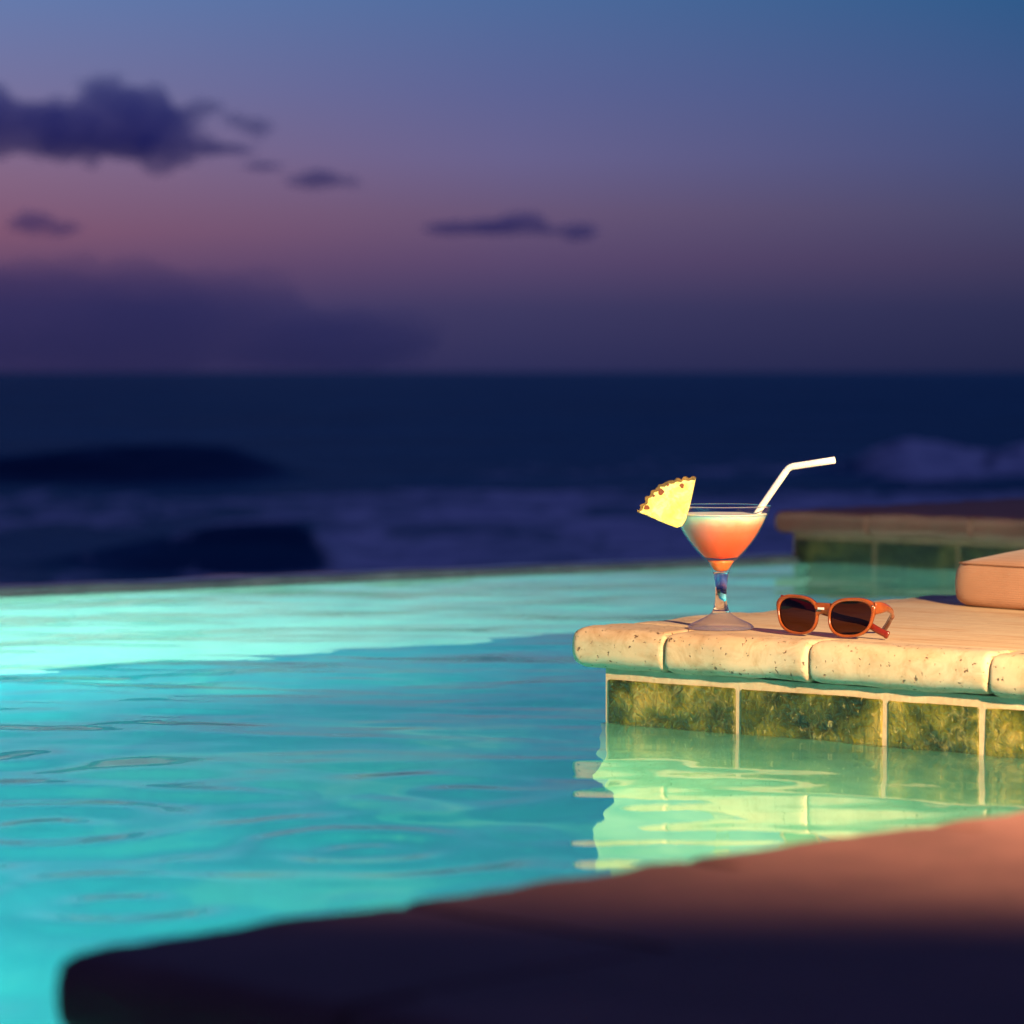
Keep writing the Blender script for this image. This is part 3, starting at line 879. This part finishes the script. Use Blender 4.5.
# ------------------------------------------------------------------ cushion on the ledge
CU = empty('seat_cushion', (0.560, 4.352, DECK), D2R(-50))
tag(CU, 'plump orange beige canvas cushion lying on the lit stone ledge', 'cushion')
def cushion_mesh(w, d, h, r=0.035):
    """w x d footprint from (0,0); boxed cushion with crowned top"""
    bm = bmesh.new(); bmesh.ops.create_cube(bm, size=1)
    bmesh.ops.subdivide_edges(bm, edges=bm.edges[:], cuts=30, use_grid_fill=True)
    cr = 0.03
    for v in bm.verts:
        x, y, z = v.co*2      # -1..1
        X_, Y_ = x*w/2, y*d/2
        # round the plan corners
        hx, hy = w/2-cr, d/2-cr
        dx, dy = max(abs(X_)-hx, 0), max(abs(Y_)-hy, 0)
        if dx > 0 and dy > 0:
            m_ = max(dx, dy); L_ = math.hypot(dx, dy)
            s_ = m_/L_
            X_ = math.copysign(hx+dx*s_, X_); Y_ = math.copysign(hy+dy*s_, Y_)
        ex = 1-min(1, max(abs(X_)/(w/2), abs(Y_)/(d/2)))
        edge = max(abs(x), abs(y))
        # side bulge / tuck
        tuck = 0.010*(1-(1-abs(z))**0.6) if edge > 0.98 else 0
        if edge > 0.98:
            bul = 0.003*(1-z*z) - (0.004*abs(z)**5 if z > 0 else 0.010*abs(z)**6)
            L_ = math.hypot(X_, Y_); 
            X_ += bul*x; Y_ += bul*y
        crown = 0.026*(1-abs(x)**4)*(1-abs(y)**2.2)
        Z_ = h/2 + z*h/2 + (crown if z > 0.99 else 0)
        pass
        wr = mn.noise(Vector((X_*14, Y_*14, Z_*20)))*0.0018
        v.co = (X_+w/2, Y_+d/2, Z_ + (wr if z > -0.99 else 0))
    bmesh.ops.recalc_face_normals(bm, faces=bm.faces)
    return bm
CW, CD, CH = 0.50, 0.19, 0.056
obj('cover', cushion_mesh(CW, CD, CH), M['cushion'], CU, True)
def seam(z, rad):
    pts_ = []
    cr = 0.03
    for (cx, cy, a0_) in ((CW-cr, CD-cr, 0), (cr, CD-cr, 90), (cr, cr, 180), (CW-cr, cr, 270)):
        for k in range(9):
            a = D2R(a0_+k*90/8)
            pts_.append(Vector((cx+cr*math.cos(a)*0.975, cy+cr*math.sin(a)*0.975, z)))
    dense = []
    for i in range(len(pts_)):
        a, b_ = pts_[i], pts_[(i+1) % len(pts_)]
        nn = max(1, int((b_-a).length/0.02))
        for k in range(nn): dense.append(a.lerp(b_, k/nn))
    return tube_mesh('piping', dense, rad, 8, closed=True)
M['pipe'] = mat_simple_noise('brown_piping', (0.22, 0.09, 0.04), (0.32, 0.14, 0.06), 60, 0.8)
obj('piping', seam(CH-0.0012, 0.0009), M['pipe'], CU, True)

# ------------------------------------------------------------------ clouds (real volumes far away)
def cloud(name, blobs, dist, dens, label, seed, flat=0.55, color=(0.35, 0.36, 0.55)):
    """blobs: (px, py, rx_px, ry_px)"""
    k = dist/FPX
    bm = bmesh.new()
    rr_ = random.Random(int(seed*17))
    extra = []
    for (x, y, rx, ry) in blobs:
        for q in range(5):
            a = rr_.uniform(0, 2*PI); f_ = rr_.uniform(0.12, 0.30)
            extra.append((x+math.cos(a)*rx*1.02, y-math.sin(a)*ry*1.02, rx*f_*rr_.uniform(1, 1.8), min(rx, ry*1.6)*f_*0.8))
    blobs = blobs + extra
    cx = sum(b[0] for b in blobs)/len(blobs); cy = sum(b[1] for b in blobs)/len(blobs)
    for i, (x, y, rx, ry) in enumerate(blobs):
        r_ = bmesh.ops.create_icosphere(bm, subdivisions=3, radius=1)
        for v in r_['verts']:
            n_ = v.co.normalized()
            dd = 1 + 0.30*mn.noise(n_*1.7+Vector((seed+i, 0, 0))) + 0.16*mn.noise(n_*4.2+Vector((seed+i*2, 7, 0)))
            v.co = Vector(((x-cx)*k + n_.x*rx*k*dd, n_.y*max(rx, ry)*0.8*k*dd + 10*k*math.sin(i*2.3), -(y-cy)*k + n_.z*ry*k*dd))
    me = bpy.data.meshes.new(name); bm.to_mesh(me); bm.free()
    b = NB('cloud_vapour_'+name)
    vp = b.n('ShaderNodeVolumePrincipled')
    vp.inputs['Color'].default_value = tuple(color)+(1,)
    vp.inputs['Density'].default_value = dens
    vp.inputs['Anisotropy'].default_value = 0.0
    b.l(vp.outputs[0], b.out.inputs['Volume'])
    o = obj(name, me, b.m, None, True, ((cx-512)*k, dist, H - (cy-373)*k))
    md = o.modifiers.new('r', 'REMESH'); md.mode = 'VOXEL'; md.voxel_size = 1.8*k; md.use_smooth_shade = True
    tag(o, label, 'cloud', 'dusk clouds over the sea')
    return o
cl = (0.28, 0.50, 1.0)
cloud('cloud', [(0, 128, 36, 36), (35, 130, 40, 30), (75, 136, 42, 28), (105, 112, 32, 32), (140, 122, 42, 36), (165, 138, 38, 32), (120, 142, 48, 18), (-30, 125, 50, 38), (172, 158, 26, 15), (205, 150, 22, 9), (228, 152, 26, 5), (196, 122, 12, 9), (262, 168, 22, 3.5)],
      3000, 0.036, 'largest dark dusk cloud at the upper left of the sky', 1.0, color=cl)
cloud('cloud', [(205, 110, 20, 8), (235, 122, 16, 6), (258, 131, 18, 9)], 3050, 0.026, 'small ragged cloud wisp just right of the largest cloud', 2.0, color=cl)
cloud('cloud', [(318, 181, 26, 9), (300, 184, 14, 6), (345, 184, 16, 5)], 3100, 0.03, 'small flat cloud below and right of the ragged wisp', 3.0, color=cl)
cloud('cloud', [(36, 224, 22, 10), (62, 230, 20, 7), (25, 228, 14, 7)], 3150, 0.03, 'small low cloud near the left edge under the largest cloud', 4.0, color=cl)
cloud('cloud', [(450, 230, 28, 6), (490, 229, 34, 8), (523, 225, 24, 11), (578, 233, 22, 8), (548, 232, 22, 5)], 3200, 0.03, 'long thin cloud above the horizon near the middle of the sky', 5.0, color=cl)
cloud('cloud_bank', [(-40, 322, 120, 60), (60, 322, 120, 58), (150, 326, 120, 55), (245, 325, 80, 52), (260, 280, 26, 14), (320, 345, 120, 34), (30, 282, 60, 20), (130, 286, 70, 16), (190, 288, 50, 16)],
      6000, 0.0034, 'broad dim cloud bank lying along the horizon at the left', 6.0, color=(0.82, 0.80, 0.95))

# ------------------------------------------------------------------ world: dusk sky by direction
W = bpy.data.worlds.new('World'); S.world = W; W.use_nodes = True
t = W.node_tree; t.nodes.clear()
wo = t.nodes.new('ShaderNodeOutputWorld'); bg = t.nodes.new('ShaderNodeBackground'); t.links.new(bg.outputs[0], wo.inputs[0])
tc = t.nodes.new('ShaderNodeTexCoord'); sep = t.nodes.new('ShaderNodeSeparateXYZ'); t.links.new(tc.outputs['Generated'], sep.inputs[0])
def lin(c):
    r = []
    for q in c:
        q /= 255; r.append(q/12.92 if q <= .04045 else ((q+.055)/1.055)**2.4)
    return tuple(r)
def el(y): return (373-y)/FPX     # sin(elevation) of a picture row
def wramp(stops):
    r = t.nodes.new('ShaderNodeValToRGB'); e = r.color_ramp.elements
    while len(e) > 1: e.remove(e[-1])
    for i, (p, c) in enumerate(stops):
        q = e[0] if i == 0 else e.new(p)
        q.position = p; q.color = lin(c)+(1,)
    return r
mp = t.nodes.new('ShaderNodeMapRange'); mp.inputs['From Min'].default_value = -0.1; mp.inputs['From Max'].default_value = 0.4
mp.inputs['To Min'].default_value = 0; mp.inputs['To Max'].default_value = 1
t.links.new(sep.outputs['Z'], mp.inputs['Value'])
def e5(y): return (el(y)+0.1)/0.5
high = [((0.15+0.1)/0.5, (64, 88, 142)), ((0.25+0.1)/0.5, (54, 64, 124)), ((0.4+0.1)/0.5, (46, 50, 104))]
RL = wramp([(0, (30, 28, 50)), (e5(373), (58, 50, 92)), (e5(310), (72, 60, 104)), (e5(270), (104, 74, 108)), (e5(235), (128, 87, 114)), (e5(180), (132, 102, 132)), (e5(95), (118, 115, 158)), (e5(0), (100, 123, 173))] + high)
RC = wramp([(0, (25, 26, 48)), (e5(373), (46, 47, 88)), (e5(310), (62, 58, 98)), (e5(262), (90, 72, 110)), (e5(215), (105, 86, 120)), (e5(160), (104, 98, 142)), (e5(95), (93, 100, 149)), (e5(0), (78, 107, 157))] + high)
RR = wramp([(0, (18, 22, 40)), (e5(373), (35, 39, 74)), (e5(310), (46, 48, 84)), (e5(262), (66, 60, 94)), (e5(215), (72, 72, 108)), (e5(160), (70, 80, 124)), (e5(95), (64, 86, 134)), (e5(0), (46, 90, 138))] + high)
for r_ in (RL, RC, RR): t.links.new(mp.outputs[0], r_.inputs[0])
def mr(a, b):
    m_ = t.nodes.new('ShaderNodeMapRange'); m_.interpolation_type = 'SMOOTHSTEP' if False else 'LINEAR'
    m_.inputs['From Min'].default_value = a; m_.inputs['From Max'].default_value = b
    t.links.new(sep.outputs['X'], m_.inputs['Value']); return m_.outputs[0]
def wmix(f_, a, b):
    m_ = t.nodes.new('ShaderNodeMix'); m_.data_type = 'RGBA'
    t.links.new(f_, m_.inputs[0]); t.links.new(a, m_.inputs[6]); t.links.new(b, m_.inputs[7]); return m_.outputs[2]
c_ = wmix(mr(-0.15, 0.0), RL.outputs[0], RC.outputs[0])
c_ = wmix(mr(0.0, 0.15), c_, RR.outputs[0])
t.links.new(c_, bg.inputs[0]); bg.inputs[1].default_value = 1.0

# ------------------------------------------------------------------ lights
def look(o, target):
    d = Vector(target) - o.location
    o.rotation_euler = d.to_track_quat('-Z', 'Y').to_euler()
# warm terrace spotlight beyond the right edge of the picture
sp_ = bpy.data.lights.new('terrace_spotlight', 'SPOT'); so = bpy.data.objects.new('terrace_spotlight', sp_); COL.objects.link(so)
dirv = Vector((0.34*math.cos(D2R(22)), -0.940*math.cos(D2R(22)), math.sin(D2R(22))))
so.location = Vector((0.42, 3.85, 0.1)) + dirv*2.35
sp_.energy = 740; sp_.color = (1.0, 0.695, 0.39); sp_.spot_size = D2R(123); sp_.spot_blend = 1.0; sp_.shadow_soft_size = 0.03
look(so, (0.45, 3.75, 0.05))
# underwater pool lamps, the last one an added fill
def ul(loc, target, e, col, size=140, rad=0.08):
    l = bpy.data.lights.new('underwater_lamp', 'SPOT'); o = bpy.data.objects.new('underwater_lamp', l); COL.objects.link(o)
    o.location = loc; l.energy = e; l.color = col; l.spot_size = D2R(size); l.spot_blend = 0.6; l.shadow_soft_size = rad
    look(o, target); return o
TEAL = (0.55, 1.0, 0.86)
ul((-2.0, 4.6, -1.1), (-1.15, 6.1, -0.45), 1700, (0.80, 1.0, 0.84), 80)
ul((-1.5, 2.4, -0.5), (-0.65, 3.5, -1.4), 400, (1.0, 1.0, 0.70), 95)
ul((-1.8, 4.0, -0.4), (-0.3, 5.0, -1.4), 75, (0.3, 0.85, 1.0), 110)
ul((-0.5, 2.9, -0.7), (0.42, 3.72, -0.15), 16, (0.92, 1.0, 0.80), 90)  # added lamp, put in to brighten the submerged near wall

# ------------------------------------------------------------------ camera
cam = bpy.data.cameras.new('camera'); co_ = bpy.data.objects.new('camera', cam); COL.objects.link(co_)
co_.location = (0, 0, H)
pitch = math.atan((512-371.5)/FPX)
co_.rotation_euler = (PI/2 - pitch, 0, 0)
cam.sensor_width = 36; cam.lens = 36*FPX/1024
cam.clip_start = 0.05; cam.clip_end = 60000
cam.dof.use_dof = True; cam.dof.focus_distance = 3.90; cam.dof.aperture_fstop = 6.6
S.camera = co_

S.view_settings.view_transform = 'Standard'; S.view_settings.look = 'None'
S.view_settings.exposure = 0; S.view_settings.gamma = 1
c = S.cycles
c.max_bounces = 12; c.diffuse_bounces = 3; c.glossy_bounces = 5; c.transmission_bounces = 8; c.transparent_max_bounces = 12; c.volume_bounces = 8
c.caustics_refractive = True; c.caustics_reflective = False
c.sample_clamp_indirect = 3.0; c.blur_glossy = 0.3
